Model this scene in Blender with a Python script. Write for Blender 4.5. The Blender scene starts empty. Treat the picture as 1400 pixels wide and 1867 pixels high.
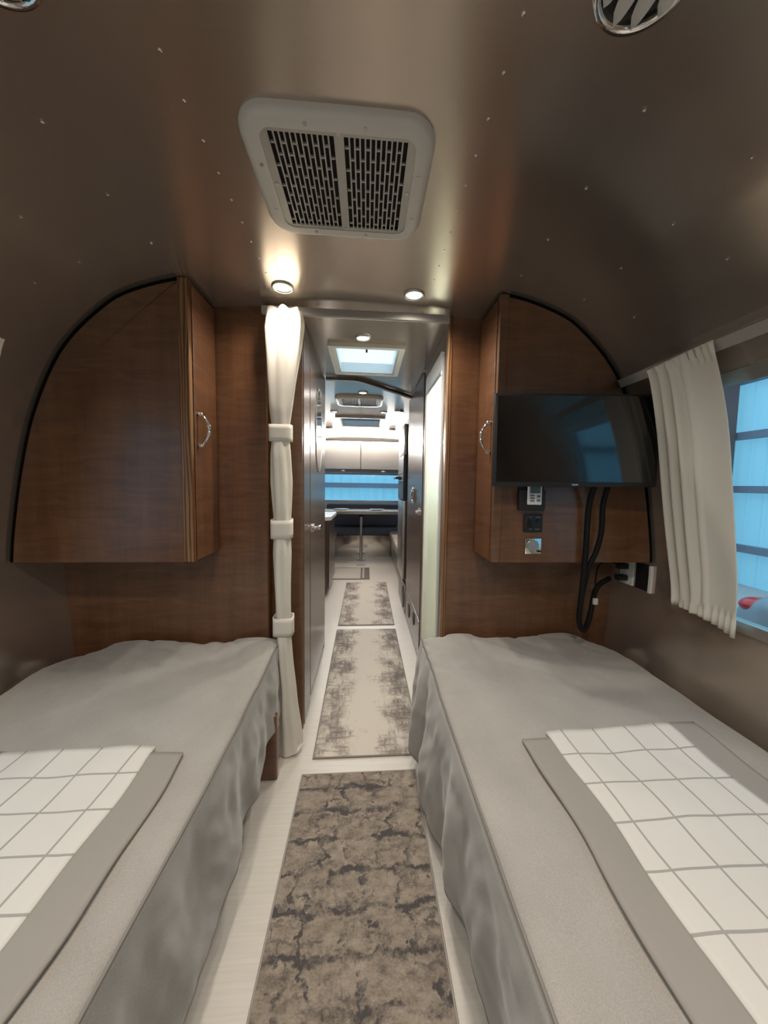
import bpy, bmesh, math, random
from mathutils import Vector, Matrix, noise
random.seed(7)
C = bpy.context.scene.collection
S = bpy.context.scene

# ------------------------------------------------------------------ camera
CAM_H = 1.27
F_PX, CX_PX, CY_PX = 638.13, 715.21, 928.83
PITCH, YAW, ROLL = [math.radians(a) for a in (4.0813, 4.2675, 0.9118)]
cam = bpy.data.cameras.new('camera'); cam_o = bpy.data.objects.new('camera', cam); C.objects.link(cam_o)
fw = Vector((math.sin(YAW)*math.cos(PITCH), math.cos(YAW)*math.cos(PITCH), -math.sin(PITCH)))
rt = Vector((math.cos(YAW), -math.sin(YAW), 0)); up = rt.cross(fw)
r2 = math.cos(ROLL)*rt + math.sin(ROLL)*up; u2 = -math.sin(ROLL)*rt + math.cos(ROLL)*up
cam_o.matrix_world = Matrix(((r2.x, u2.x, -fw.x, 0), (r2.y, u2.y, -fw.y, 0), (r2.z, u2.z, -fw.z, CAM_H), (0, 0, 0, 1)))
cam.sensor_fit = 'VERTICAL'; cam.sensor_height = 24.0
cam.lens = F_PX/1867*24.0
cam.shift_x = -(CX_PX-700)/1867; cam.shift_y = (CY_PX-933.5)/1867
cam.clip_start = 0.02; cam.clip_end = 200
S.camera = cam_o

# ------------------------------------------------------------------ world, exposure
w = bpy.data.worlds.new('world'); S.world = w; w.use_nodes = True
bg = w.node_tree.nodes['Background']
bg.inputs[0].default_value = (0.60, 0.84, 1.0, 1); bg.inputs[1].default_value = 1.6
S.view_settings.view_transform = 'Standard'; S.view_settings.look = 'None'
S.view_settings.gamma = 1; S.view_settings.use_curve_mapping = False
S.view_settings.exposure = 0.28
WARM = (1.0, 0.895, 0.77)
DOWNLIGHT_W = 23.0

# ------------------------------------------------------------------ helpers
def setp(b, **kw):
    for k, v in kw.items():
        k = k.replace('_', ' ')
        if k in b.inputs: b.inputs[k].default_value = v
def mat(name, col, rough=0.5, metal=0.0, **kw):
    m = bpy.data.materials.new(name); m.use_nodes = True
    b = m.node_tree.nodes['Principled BSDF']
    setp(b, Base_Color=(*col, 1), Roughness=rough, Metallic=metal)
    for k, v in kw.items(): setp(b, **{k: v})
    return m
def nd(m, t, **kw):
    n = m.node_tree.nodes.new(t)
    for k, v in kw.items(): setattr(n, k, v)
    return n
def lk(m, a, b): m.node_tree.links.new(a, b)
def coords(m, scale=(1, 1, 1), rot=(0, 0, 0)):
    tc = nd(m, 'ShaderNodeTexCoord'); mp = nd(m, 'ShaderNodeMapping')
    mp.inputs['Scale'].default_value = scale; mp.inputs['Rotation'].default_value = rot
    lk(m, tc.outputs['Object'], mp.inputs['Vector']); return mp.outputs[0]
def ramp(m, src, stops):
    r = nd(m, 'ShaderNodeValToRGB'); e = r.color_ramp.elements
    while len(e) < len(stops): e.new(0.5)
    for i, (p, c) in enumerate(stops):
        e[i].position = p; e[i].color = (*c, 1) if len(c) == 3 else c
    lk(m, src, r.inputs[0]); return r.outputs[0]
def noise_tex(m, vec, scale, detail=4, rough=0.55, dist=0.0):
    n = nd(m, 'ShaderNodeTexNoise'); n.inputs['Scale'].default_value = scale
    n.inputs['Detail'].default_value = detail; n.inputs['Roughness'].default_value = rough
    n.inputs['Distortion'].default_value = dist
    lk(m, vec, n.inputs['Vector']); return n.outputs[0]
def mixc(m, fac, a, b, mode='MIX'):
    n = nd(m, 'ShaderNodeMix', data_type='RGBA', blend_type=mode)
    for s, v in ((n.inputs[0], fac), (n.inputs[6], a), (n.inputs[7], b)):
        if hasattr(v, 'is_linked'): lk(m, v, s)
        else: s.default_value = v if not isinstance(v, tuple) or len(v) == 4 else (*v, 1)
    return n.outputs[2]
def mathn(m, op, a, b=0.0):
    n = nd(m, 'ShaderNodeMath', operation=op)
    for s, v in ((n.inputs[0], a), (n.inputs[1], b)):
        if hasattr(v, 'is_linked'): lk(m, v, s)
        else: s.default_value = v
    return n.outputs[0]
def bump(m, h, strength=0.2, dist=0.01):
    b = nd(m, 'ShaderNodeBump'); b.inputs['Strength'].default_value = strength; b.inputs['Distance'].default_value = dist
    lk(m, h, b.inputs['Height']); lk(m, b.outputs[0], m.node_tree.nodes['Principled BSDF'].inputs['Normal'])
def base(m): return m.node_tree.nodes['Principled BSDF'].inputs['Base Color']

# ------------------------------------------------------------------ materials
def wood_mat(name, dark, light, rough, axis='z'):
    m = mat(name, light, rough, 0.0, Specular_IOR_Level=0.6, Coat_Weight=0.45, Coat_Roughness=0.22)
    v = coords(m, (2.6, 2.6, 17), (0, 0.20, 0)); n1 = noise_tex(m, v, 1.5, 5, 0.6, 1.4)
    v2 = coords(m, (11, 11, 1.0)); n2 = noise_tex(m, v2, 1.2, 3)
    v3 = coords(m, (230, 230, 7)); n3 = noise_tex(m, v3, 1.0, 2)
    a = mathn(m, 'ADD', mathn(m, 'MULTIPLY', n1, 0.5), mathn(m, 'ADD', mathn(m, 'MULTIPLY', n2, 0.35), mathn(m, 'MULTIPLY', n3, 0.15)))
    lk(m, ramp(m, a, [(0.32, dark), (0.70, light)]), base(m))
    return m
M = {}
M['wood'] = wood_mat('dark_veneer', (0.078, 0.031, 0.013), (0.205, 0.092, 0.041), 0.34)
M['darkwood'] = wood_mat('dark_panel', (0.05, 0.03, 0.022), (0.085, 0.055, 0.042), 0.3)
m = mat('oak_edge', (0.2, 0.1, 0.045), 0.34); M['oak'] = m
v = coords(m, (11, 11, 0.9)); wv = nd(m, 'ShaderNodeTexWave', wave_type='RINGS', rings_direction='Z')
wv.inputs['Scale'].default_value = 2.2; wv.inputs['Distortion'].default_value = 9; wv.inputs['Detail'].default_value = 3; wv.inputs['Detail Scale'].default_value = 0.9
lk(m, v, wv.inputs['Vector'])
lk(m, ramp(m, wv.outputs['Color'], [(0.15, (0.11, 0.045, 0.015)), (0.7, (0.27, 0.145, 0.065))]), base(m))
m = mat('ceiling_skin', (0.54, 0.465, 0.395), 0.27, 0.80); M['skin'] = m
v = coords(m, (2, 260, 260)); n = noise_tex(m, v, 1.2, 3)
v2 = coords(m, (1.6, 1.6, 1.6)); n2 = noise_tex(m, v2, 1.5, 3)
r = mathn(m, 'ADD', mathn(m, 'MULTIPLY', n, 0.06), mathn(m, 'ADD', mathn(m, 'MULTIPLY', n2, 0.08), 0.14))
lk(m, r, m.node_tree.nodes['Principled BSDF'].inputs['Roughness'])
M['alu'] = mat('satin_aluminium', (0.55, 0.55, 0.53), 0.32, 0.9)
M['trim_grey'] = mat('grey_trim', (0.36, 0.34, 0.31), 0.5, 0.1)
M['chrome'] = mat('chrome', (0.85, 0.84, 0.82), 0.09, 1.0)
M['steel'] = mat('brushed_steel', (0.5, 0.47, 0.43), 0.3, 0.95)
M['polished'] = mat('polished_kick', (0.62, 0.58, 0.52), 0.13, 0.95)
M['black'] = mat('black_plastic', (0.012, 0.012, 0.013), 0.45)
M['gasket'] = mat('black_gasket', (0.004, 0.0035, 0.003), 0.9, Specular_IOR_Level=0.1)
M['rubber'] = mat('black_cable', (0.006, 0.006, 0.007), 0.7, Specular_IOR_Level=0.25)
M['screen'] = mat('tv_screen', (0.004, 0.004, 0.005), 0.07, IOR=1.85)
M['offwhite'] = mat('offwhite_plastic', (0.62, 0.59, 0.54), 0.4)
M['white'] = mat('white_plastic', (0.75, 0.74, 0.71), 0.35)
M['grille'] = mat('grille_metal', (0.46, 0.44, 0.40), 0.35, 0.4)
M['void'] = mat('dark_filter', (0.02, 0.018, 0.016), 0.9)
M['whitecab'] = mat('white_laminate', (0.72, 0.73, 0.74), 0.3)
M['satin'] = mat('satin_brown_laminate', (0.125, 0.085, 0.065), 0.27, 0.08)
M['wallin'] = mat('white_fibreglass', (0.75, 0.75, 0.72), 0.3)
m = mat('floor_vinyl', (0.6, 0.55, 0.48), 0.36); M['floor'] = m
v = coords(m, (3, 90, 1)); n = noise_tex(m, v, 1.2, 4)
lk(m, ramp(m, n, [(0.3, (0.545, 0.505, 0.45)), (0.7, (0.615, 0.575, 0.52))]), base(m))
m = mat('heather_fabric', (0.3, 0.28, 0.255), 0.95, Sheen_Weight=0.3); M['bed'] = m
v = coords(m); n = noise_tex(m, v, 420, 2); n2 = noise_tex(m, v, 5, 3)
a = mathn(m, 'ADD', mathn(m, 'MULTIPLY', n, 0.55), mathn(m, 'MULTIPLY', n2, 0.45))
lk(m, ramp(m, a, [(0.3, (0.255, 0.238, 0.218)), (0.7, (0.375, 0.352, 0.325))]), base(m)); bump(m, n, 0.12, 0.002)
M['piping'] = mat('grey_piping', (0.2, 0.185, 0.165), 0.9)
M['border'] = mat('throw_border', (0.285, 0.265, 0.242), 0.95)
m = mat('check_throw', (0.8, 0.77, 0.73), 0.95); M['throw'] = m
tc = nd(m, 'ShaderNodeTexCoord'); sp = nd(m, 'ShaderNodeSeparateXYZ'); lk(m, tc.outputs['Object'], sp.inputs[0])
def lines(o, off, wd):
    f = mathn(m, 'FRACT', mathn(m, 'ADD', mathn(m, 'DIVIDE', o, 0.098), off))
    return mathn(m, 'LESS_THAN', mathn(m, 'ABSOLUTE', mathn(m, 'SUBTRACT', f, 0.5)), wd)
g1 = lines(sp.outputs[0], 0.0, 0.026); g2 = lines(sp.outputs[1], 0.42, 0.026)
lk(m, mixc(m, mathn(m, 'MULTIPLY', mathn(m, 'MAXIMUM', g1, g2), 0.85), (0.61, 0.588, 0.555), (0.29, 0.275, 0.265)), base(m))
m = mat('curtain_cloth', (0.80, 0.76, 0.68), 0.9); M['curtain'] = m
b = m.node_tree.nodes['Principled BSDF']; tr = nd(m, 'ShaderNodeBsdfTranslucent'); tr.inputs[0].default_value = (0.8, 0.77, 0.7, 1)
mx = nd(m, 'ShaderNodeMixShader'); mx.inputs[0].default_value = 0.22
lk(m, b.outputs[0], mx.inputs[1]); lk(m, tr.outputs[0], mx.inputs[2]); lk(m, mx.outputs[0], m.node_tree.nodes['Material Output'].inputs[0])
def glassy(name, tcol, rough, fac, trans='ShaderNodeBsdfTransparent', boost=None):
    m = bpy.data.materials.new(name); m.use_nodes = True; t = m.node_tree; t.nodes.remove(t.nodes['Principled BSDF'])
    a = nd(m, trans); a.inputs[0].default_value = (*tcol, 1)
    g = nd(m, 'ShaderNodeBsdfGlossy'); g.inputs['Roughness'].default_value = rough
    lw = nd(m, 'ShaderNodeLayerWeight'); lw.inputs[0].default_value = 0.5; r0 = ((fac-1)/(fac+1))**2
    fr = mathn(m, 'ADD', mathn(m, 'MULTIPLY', mathn(m, 'POWER', lw.outputs['Facing'], 5.0), 0.8), r0)
    x = nd(m, 'ShaderNodeMixShader'); lk(m, fr, x.inputs[0]); lk(m, a.outputs[0], x.inputs[1]); lk(m, g.outputs[0], x.inputs[2])
    lk(m, x.outputs[0], t.nodes['Material Output'].inputs[0]); return m
M['glass'] = glassy('window_glass', (0.93, 0.96, 0.97), 0.02, 1.4)
M['frost'] = glassy('frosted_glass', (0.80, 0.86, 0.80), 0.22, 1.6, 'ShaderNodeBsdfTranslucent')
M['acrylic'] = glassy('skylight_acrylic', (0.97, 0.99, 1.0), 0.2, 1.1, 'ShaderNodeBsdfTranslucent')
M['smoked'] = glassy('smoked_acrylic', (0.30, 0.30, 0.31), 0.2, 1.3)
def emis(name, col, st):
    m = bpy.data.materials.new(name); m.use_nodes = True; t = m.node_tree; t.nodes.remove(t.nodes['Principled BSDF'])
    e = nd(m, 'ShaderNodeEmission'); e.inputs[0].default_value = (*col, 1); e.inputs[1].default_value = st
    lk(m, e.outputs[0], t.nodes['Material Output'].inputs[0]); return m
M['lens'] = emis('lamp_lens', (1.0, 0.93, 0.82), 6.0)
M['led'] = emis('led_strip', (1.0, 0.96, 0.9), 22.0)
# rugs
def rug_mat(name, kind):
    m = mat(name, (0.5, 0.46, 0.4), 0.95)
    if kind == 'stone':
        vw = coords(m); nw = noise_tex(m, coords(m, (9, 9, 1)), 1.0, 4, .6); nw2 = noise_tex(m, coords(m, (11, 11, 1)), 1.0, 4, .6)
        ad = nd(m, 'ShaderNodeVectorMath', operation='ADD'); lk(m, vw, ad.inputs[0])
        cb = nd(m, 'ShaderNodeCombineXYZ'); lk(m, mathn(m, 'MULTIPLY', nw, 0.24), cb.inputs[0]); lk(m, mathn(m, 'MULTIPLY', nw2, 0.10), cb.inputs[1])
        lk(m, cb.outputs[0], ad.inputs[1])
        nj = noise_tex(m, coords(m, (60, 60, 1)), 1.0, 3, .6)
        cj = nd(m, 'ShaderNodeCombineXYZ'); lk(m, mathn(m, 'MULTIPLY', nj, 0.03), cj.inputs[0]); lk(m, mathn(m, 'MULTIPLY', nj, 0.03), cj.inputs[1])
        ad2 = nd(m, 'ShaderNodeVectorMath', operation='ADD'); lk(m, ad.outputs[0], ad2.inputs[0]); lk(m, cj.outputs[0], ad2.inputs[1])
        def bricks(bw, rh, ms, off):
            br = nd(m, 'ShaderNodeTexBrick', offset=off); lk(m, ad2.outputs[0], br.inputs['Vector'])
            br.inputs['Scale'].default_value = 1.0; br.inputs['Mortar Size'].default_value = ms; br.inputs['Mortar Smooth'].default_value = 0.7
            br.inputs['Brick Width'].default_value = bw; br.inputs['Row Height'].default_value = rh
            return br.outputs['Fac']
        def msk(sc, a, b): return ramp(m, noise_tex(m, coords(m, sc), 1.0, 5, 0.75), [(a, (0, 0, 0)), (b, (1, 1, 1))])
        rows = mathn(m, 'MULTIPLY', bricks(40.0, 0.105, 0.015, 0), msk((7, 10, 1), .42, .55))
        blocks = mathn(m, 'MULTIPLY', bricks(0.105, 0.105, 0.014, 0.4), msk((9, 9, 1), .46, .58))
        small = mathn(m, 'MULTIPLY', mathn(m, 'MULTIPLY', bricks(0.06, 0.0393, 0.008, 0.37), msk((6, 10, 1), .46, .6)), .75)
        mort = mathn(m, 'MAXIMUM', mathn(m, 'MAXIMUM', rows, blocks), small)
        n1 = noise_tex(m, coords(m, (22, 34, 1)), 1.0, 5, 0.65); n2 = noise_tex(m, coords(m, (5, 7, 1)), 1.0, 3)
        n3 = noise_tex(m, coords(m, (150, 200, 1)), 1.0, 2)
        tan = ramp(m, mathn(m, 'ADD', mathn(m, 'MULTIPLY', n1, 0.5), mathn(m, 'ADD', mathn(m, 'MULTIPLY', n2, 0.3), mathn(m, 'MULTIPLY', n3, 0.2))),
                   [(0.36, (0.12, 0.098, 0.08)), (0.5, (0.255, 0.212, 0.168)), (0.66, (0.37, 0.32, 0.265))])
        fac = mathn(m, 'MULTIPLY', mort, mathn(m, 'ADD', n1, 0.5))
        lk(m, mixc(m, mathn(m, 'MINIMUM', fac, 0.95), tan, (0.052, 0.047, 0.048)), base(m))
    else:
        n0 = noise_tex(m, coords(m, (7.0, 6.0, 1)), 1.0, 3, 0.5)
        n1 = noise_tex(m, coords(m, (9, 48, 1)), 1.0, 5, 0.75); n2 = noise_tex(m, coords(m, (55, 12, 1)), 1.0, 5, 0.75)
        tcx = nd(m, 'ShaderNodeTexCoord'); sx = nd(m, 'ShaderNodeSeparateXYZ'); lk(m, tcx.outputs['Object'], sx.inputs[0])
        side = mathn(m, 'ABSOLUTE', sx.outputs[0])   # the pattern is woven denser towards the two long edges
        sd = ramp(m, side, [(0.03, (0.40, 0.40, 0.40)), (0.11, (0.56, 0.56, 0.56)), (0.22, (0.60, 0.60, 0.60))])
        a = mathn(m, 'ADD', mathn(m, 'MULTIPLY', n0, 0.62), mathn(m, 'ADD', mathn(m, 'MULTIPLY', mathn(m, 'MAXIMUM', n1, n2), 0.68), mathn(m, 'SUBTRACT', sd, 0.62)))
        lk(m, ramp(m, a, [(0.53, (0.58, 0.53, 0.46)), (0.595, (0.47, 0.42, 0.36)), (0.67, (0.27, 0.235, 0.205)), (0.77, (0.14, 0.118, 0.11))]), base(m))
    return m
M['rug_stone'] = rug_mat('stone_pattern_pile', 'stone'); M['rug_cream'] = rug_mat('distressed_cream_pile', 'cream')
M['bind'] = mat('rug_binding', (0.24, 0.21, 0.18), 0.9)
M['binddark'] = mat('rug_binding_dark', (0.30, 0.27, 0.24), 0.9)
M['mat_grey'] = mat('mat_pale', (0.42, 0.39, 0.36), 0.9); M['mat_dark'] = mat('mat_dark', (0.12, 0.1, 0.09), 0.9)
M['uph_dark'] = mat('slate_upholstery', (0.06, 0.065, 0.085), 0.55)
M['uph_grey'] = mat('taupe_upholstery', (0.24, 0.21, 0.19), 0.6)
M['pillow'] = mat('white_cushion', (0.7, 0.68, 0.66), 0.9)
M['counter'] = mat('pale_solid_surface', (0.66, 0.64, 0.61), 0.25)
m = mat('hangar_sheet', (0.33, 0.62, 0.74), 0.6); M['sheet'] = m
b = m.node_tree.nodes['Principled BSDF']; tr = nd(m, 'ShaderNodeBsdfTranslucent'); tr.inputs[0].default_value = (0.36, 0.68, 0.80, 1)
mx = nd(m, 'ShaderNodeMixShader'); mx.inputs[0].default_value = 0.5
lk(m, b.outputs[0], mx.inputs[1]); lk(m, tr.outputs[0], mx.inputs[2]); lk(m, mx.outputs[0], m.node_tree.nodes['Material Output'].inputs[0])
M['purlin'] = mat('purlin_steel', (0.17, 0.19, 0.25), 0.6); M['column'] = mat('column_paint', (0.14, 0.075, 0.07), 0.6)
M['concrete'] = mat('concrete', (0.42, 0.43, 0.43), 0.8)
M['carpaint'] = mat('grey_car_paint', (0.33, 0.35, 0.38), 0.3, 0.4); M['carglass'] = mat('car_glass', (0.03, 0.05, 0.08), 0.08)
M['red'] = mat('red_lens', (0.45, 0.012, 0.015), 0.2); M['tyre'] = mat('tyre_rubber', (0.02, 0.02, 0.02), 0.8)
M['lcd'] = mat('lcd', (0.10, 0.15, 0.14), 0.2); M['button'] = mat('grey_button', (0.16, 0.17, 0.18), 0.5)
M['mirror'] = mat('mirror_glass', (0.8, 0.82, 0.82), 0.03, 1.0)
M['rivet'] = mat('rivet_metal', (0.7, 0.67, 0.62), 0.2, 0.9)

# ------------------------------------------------------------------ geometry helper
class G:
    def __init__(s): s.bm = bmesh.new()
    def box(s, x0, x1, y0, y1, z0, z1, bev=0.0, seg=2):
        t = bmesh.new(); bmesh.ops.create_cube(t, size=1)
        for v in t.verts: v.co = Vector(((x0+x1)/2+v.co.x*(x1-x0), (y0+y1)/2+v.co.y*(y1-y0), (z0+z1)/2+v.co.z*(z1-z0)))
        if bev: bmesh.ops.bevel(t, geom=t.edges[:], offset=bev, segments=seg, profile=0.6, affect='EDGES')
        return s.add(t)
    def add(s, t, mtx=None):
        if mtx is not None: t.transform(mtx)
        me = bpy.data.meshes.new('tmp'); t.to_mesh(me); t.free(); s.bm.from_mesh(me); bpy.data.meshes.remove(me); return s
    def cyl(s, c, d, r, h, seg=24, r2=None):
        t = bmesh.new(); bmesh.ops.create_cone(t, cap_ends=True, segments=seg, radius1=r, radius2=r if r2 is None else r2, depth=h)
        q = Vector((0, 0, 1)).rotation_difference(Vector(d).normalized())
        return s.add(t, Matrix.Translation(Vector(c)) @ q.to_matrix().to_4x4())
    def sph(s, c, r, sc=(1, 1, 1), u=16, v=10):
        t = bmesh.new(); bmesh.ops.create_uvsphere(t, u_segments=u, v_segments=v, radius=r)
        return s.add(t, Matrix.Translation(Vector(c)) @ Matrix.Diagonal((*sc, 1)))
    def grid(s, fn, nu, nv, closed=False):
        vs = [[s.bm.verts.new(fn(i/nu, j/nv)) for j in range(nv+1)] for i in range(nu if closed else nu+1)]
        n = len(vs)
        for i in range(nu):
            for j in range(nv):
                a, b = vs[i], vs[(i+1) % n]
                try: s.bm.faces.new((a[j], b[j], b[j+1], a[j+1]))
                except ValueError: pass
        return s
    def tube(s, pts, r, seg=8, cap=True):
        pts = [Vector(p) for p in pts]; n = len(pts); rings = []
        rr = r if callable(r) else (lambda t: r)
        ref = Vector((0, 0, 1)) if abs((pts[-1]-pts[0]).normalized().z) < 0.8 else Vector((0, 1, 0))
        for i, p in enumerate(pts):
            d = (pts[min(i+1, n-1)]-pts[max(i-1, 0)]).normalized()
            a = d.cross(ref)
            if a.length < 1e-4: a = d.orthogonal()
            a.normalize(); b = d.cross(a).normalized(); q = rr(i/(n-1))
            rings.append([s.bm.verts.new(p+q*(math.cos(k*2*math.pi/seg)*a+math.sin(k*2*math.pi/seg)*b)) for k in range(seg)])
        for i in range(n-1):
            for k in range(seg):
                s.bm.faces.new((rings[i][k], rings[i][(k+1) % seg], rings[i+1][(k+1) % seg], rings[i+1][k]))
        if cap:
            s.bm.faces.new(rings[0][::-1]); s.bm.faces.new(rings[-1])
        return s
    def prism(s, outline, axis, a0, a1):
        # outline of 2D points; extruded along axis ('x','y','z')
        def P(p, a):
            return {'x': (a, p[0], p[1]), 'y': (p[0], a, p[1]), 'z': (p[0], p[1], a)}[axis]
        A = [s.bm.verts.new(P(p, a0)) for p in outline]; B = [s.bm.verts.new(P(p, a1)) for p in outline]
        n = len(A)
        s.bm.faces.new(A); s.bm.faces.new(B[::-1])
        for i in range(n): s.bm.faces.new((A[i], B[i], B[(i+1) % n], A[(i+1) % n]))
        return s
    def ring_prism(s, outer, inner, axis, a0, a1):
        def P(p, a): return {'x': (a, p[0], p[1]), 'y': (p[0], a, p[1]), 'z': (p[0], p[1], a)}[axis]
        n = len(outer)
        L = [[s.bm.verts.new(P(p, a)) for p in o] for o, a in ((outer, a0), (inner, a0), (inner, a1), (outer, a1))]
        for k in range(4):
            A, B = L[k], L[(k+1) % 4]
            for i in range(n): s.bm.faces.new((A[i], A[(i+1) % n], B[(i+1) % n], B[i]))
        return s
def tag(o, label=None, cat=None, group=None, kind=None):
    if label: o['label'] = label
    if cat: o['category'] = cat
    if group: o['group'] = group
    if kind: o['kind'] = kind
    return o
ORG = {}
def obj(name, g, material, parent=None, smooth=False, solid=0.0, origin=None, bevel=0.0):
    bm = g.bm
    bmesh.ops.recalc_face_normals(bm, faces=bm.faces[:])
    if parent is not None: org = ORG[parent.name]
    elif origin is not None: org = Vector(origin)
    else:
        xs = [v.co for v in bm.verts]
        org = Vector(((min(v.x for v in xs)+max(v.x for v in xs))/2, (min(v.y for v in xs)+max(v.y for v in xs))/2, min(v.z for v in xs)))
    for v in bm.verts: v.co -= org
    me = bpy.data.meshes.new(name); bm.to_mesh(me); bm.free()
    if smooth:
        for p in me.polygons: p.use_smooth = True
    me.materials.append(M[material] if isinstance(material, str) else material)
    o = bpy.data.objects.new(name, me); C.objects.link(o)
    if parent is not None: o.parent = parent
    else: o.location = org
    ORG[o.name] = org
    if smooth == 'auto':
        md = o.modifiers.new('edge_split', 'EDGE_SPLIT'); md.split_angle = math.radians(35)
    if solid:
        md = o.modifiers.new('thickness', 'SOLIDIFY'); md.thickness = solid; md.offset = -1
    return o
def thing(name, label, cat, loc, group=None):
    o = bpy.data.objects.new(name, None); C.objects.link(o); o.location = loc; o.empty_display_size = 0.05
    ORG[o.name] = Vector(loc); return tag(o, label, cat, group)
def struct(name, g, material, **kw): return tag(obj(name, g, material, **kw), kind='structure')
def rrect(x0, x1, y0, y1, r, n=6):
    p = []
    for cx, cy, a in ((x1-r, y1-r, 0), (x0+r, y1-r, 90), (x0+r, y0+r, 180), (x1-r, y0+r, 270)):
        for k in range(n+1):
            t = math.radians(a+90*k/n); p.append((cx+r*math.cos(t), cy+r*math.sin(t)))
    return p
def lerp_table(tab, x):
    if x <= tab[0][0]: return tab[0][1]
    for (a, b), (c, d) in zip(tab, tab[1:]):
        if x <= c: return b+(d-b)*(x-a)/(c-a)
    return tab[-1][1]

# ------------------------------------------------------------------ the curved shell
XC = -0.053
PR0 = [(1.22, 0), (1.25, .2), (1.28, .5), (1.30, .8), (1.302, .95), (1.285, 1.1), (1.25, 1.3), (1.2, 1.5), (1.125, 1.683), (1.05, 1.8), (.95, 1.9), (.85, 1.97), (.65, 2.033), (.4, 2.053), (0, 2.06)]
def catmull(P, n=6):
    out = []
    for i in range(len(P)-1):
        p0 = P[max(i-1, 0)]; p1 = P[i]; p2 = P[i+1]; p3 = P[min(i+2, len(P)-1)]
        if i == len(P)-2: p3 = (-P[i][0], P[i][1])
        for k in range(n):
            t = k/n; q = []
            for c in (0, 1):
                a, b, cc, d = p0[c], p1[c], p2[c], p3[c]
                q.append(0.5*((2*b)+(-a+cc)*t+(2*a-5*b+4*cc-d)*t*t+(-a+3*b-3*cc+d)*t**3))
            out.append(tuple(q))
    out.append(P[-1]); return out
PRO = catmull(PR0)
ARC = [0.0]
for a, b in zip(PRO, PRO[1:]): ARC.append(ARC[-1]+math.hypot(b[0]-a[0], b[1]-a[1]))
AT = ARC[-1]
def prof(s):            # s in 0..2*AT ; right floor -> top -> left floor ; returns x, z, nx, nz (inward normal)
    side = 1
    if s > AT: s = 2*AT-s; side = -1
    s = max(0, min(AT, s)); i = 0
    while i < len(ARC)-2 and ARC[i+1] < s: i += 1
    t = (s-ARC[i])/(ARC[i+1]-ARC[i]); a, b = PRO[i], PRO[i+1]
    x = a[0]+(b[0]-a[0])*t; z = a[1]+(b[1]-a[1])*t
    dx, dz = b[0]-a[0], b[1]-a[1]; l = math.hypot(dx, dz)
    return XC+side*x, z, -dz/l*side, dx/l
def s_of_z(z):
    for i in range(len(PRO)-1):
        if PRO[i+1][1] >= z: return ARC[i]+(ARC[i+1]-ARC[i])*(z-PRO[i][1])/(PRO[i+1][1]-PRO[i][1])
    return AT
def w_of_z(z): return prof(s_of_z(z))[0]-XC
def s_of_x(x):          # on the ceiling
    u = abs(x-XC)
    for i in range(len(PRO)-1, 0, -1):
        if PRO[i-1][0] >= u:
            s = ARC[i-1]+(ARC[i]-ARC[i-1])*(PRO[i-1][0]-u)/(PRO[i-1][0]-PRO[i][0]); return s if x >= XC else 2*AT-s
def ceil_z(x): return prof(s_of_x(x))[1]
def slab(g, s0, s1, y0, y1, o0, o1, ns=None, ny=1):
    """curved slab following the shell; o = distance inwards (negative = outwards)"""
    ns = ns or max(1, int(abs(s1-s0)/0.04))
    def pt(s, y, o):
        x, z, nx, nz = prof(s); return (x+nx*o, y, z-abs(nz)*o if False else z+nz*0 - o*abs(dzn(s)))
    L = []
    for o in (o0, o1):
        L.append([[g.bm.verts.new(spt(s0+(s1-s0)*i/ns, y0+(y1-y0)*j/ny, o)) for j in range(ny+1)] for i in range(ns+1)])
    A, B = L
    for i in range(ns):
        for j in range(ny):
            g.bm.faces.new((A[i][j], A[i+1][j], A[i+1][j+1], A[i][j+1])); g.bm.faces.new((B[i][j], B[i][j+1], B[i+1][j+1], B[i+1][j]))
    for j in range(ny):
        for i in (0, ns): g.bm.faces.new((A[i][j], A[i][j+1], B[i][j+1], B[i][j]))
    for i in range(ns):
        for j in (0, ny): g.bm.faces.new((A[i][j], B[i][j], B[i+1][j], A[i+1][j]))
    return g
def spt(s, y, o):
    x, z, nx, nz = prof(s)
    # inward normal: rotate the tangent; on the right side the tangent (dx,dz) has inward normal (-dz, dx)
    a = s if s <= AT else 2*AT-s; sg = 1 if s <= AT else -1
    i = 0
    while i < len(ARC)-2 and ARC[i+1] < a: i += 1
    dx, dz = PRO[i+1][0]-PRO[i][0], PRO[i+1][1]-PRO[i][1]; l = math.hypot(dx, dz)
    return (x+sg*(-dz/l)*o, y, z+(dx/l)*o)
Y_REAR, Y_FRONT = -0.95, 6.62
def wall_with_windows(g, side, z_top, wins):
    S_ = lambda z: s_of_z(z) if side > 0 else 2*AT-s_of_z(z)
    y = Y_REAR
    for (a, b, z0, z1) in wins:
        slab(g, S_(0), S_(z_top), y, a, 0, -.03)
        slab(g, S_(0), S_(z0), a, b, 0, -.03); slab(g, S_(z1), S_(z_top), a, b, 0, -.03); y = b
    slab(g, S_(0), S_(z_top), y, Y_FRONT, 0, -.03)
ZW = 1.75
WIN = [(0.46, 1.20, 0.80, 1.63), (4.55, 6.0, 0.88, 1.50)]; WINL = [(0.12, 1.20, 0.80, 1.63), WIN[1]]
g = G(); wall_with_windows(g, 1, ZW, WIN); struct('wall_right', g, 'skin', smooth='auto')
g = G(); wall_with_windows(g, -1, ZW, WINL); struct('wall_left', g, 'skin', smooth='auto')
SKY1 = (-0.195, 0.18, 2.07, 2.52); SKY2 = (-0.33, 0.17, 4.22, 4.80)
g = G(); sa, sb = s_of_z(ZW), 2*AT-s_of_z(ZW); y = Y_REAR
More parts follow.
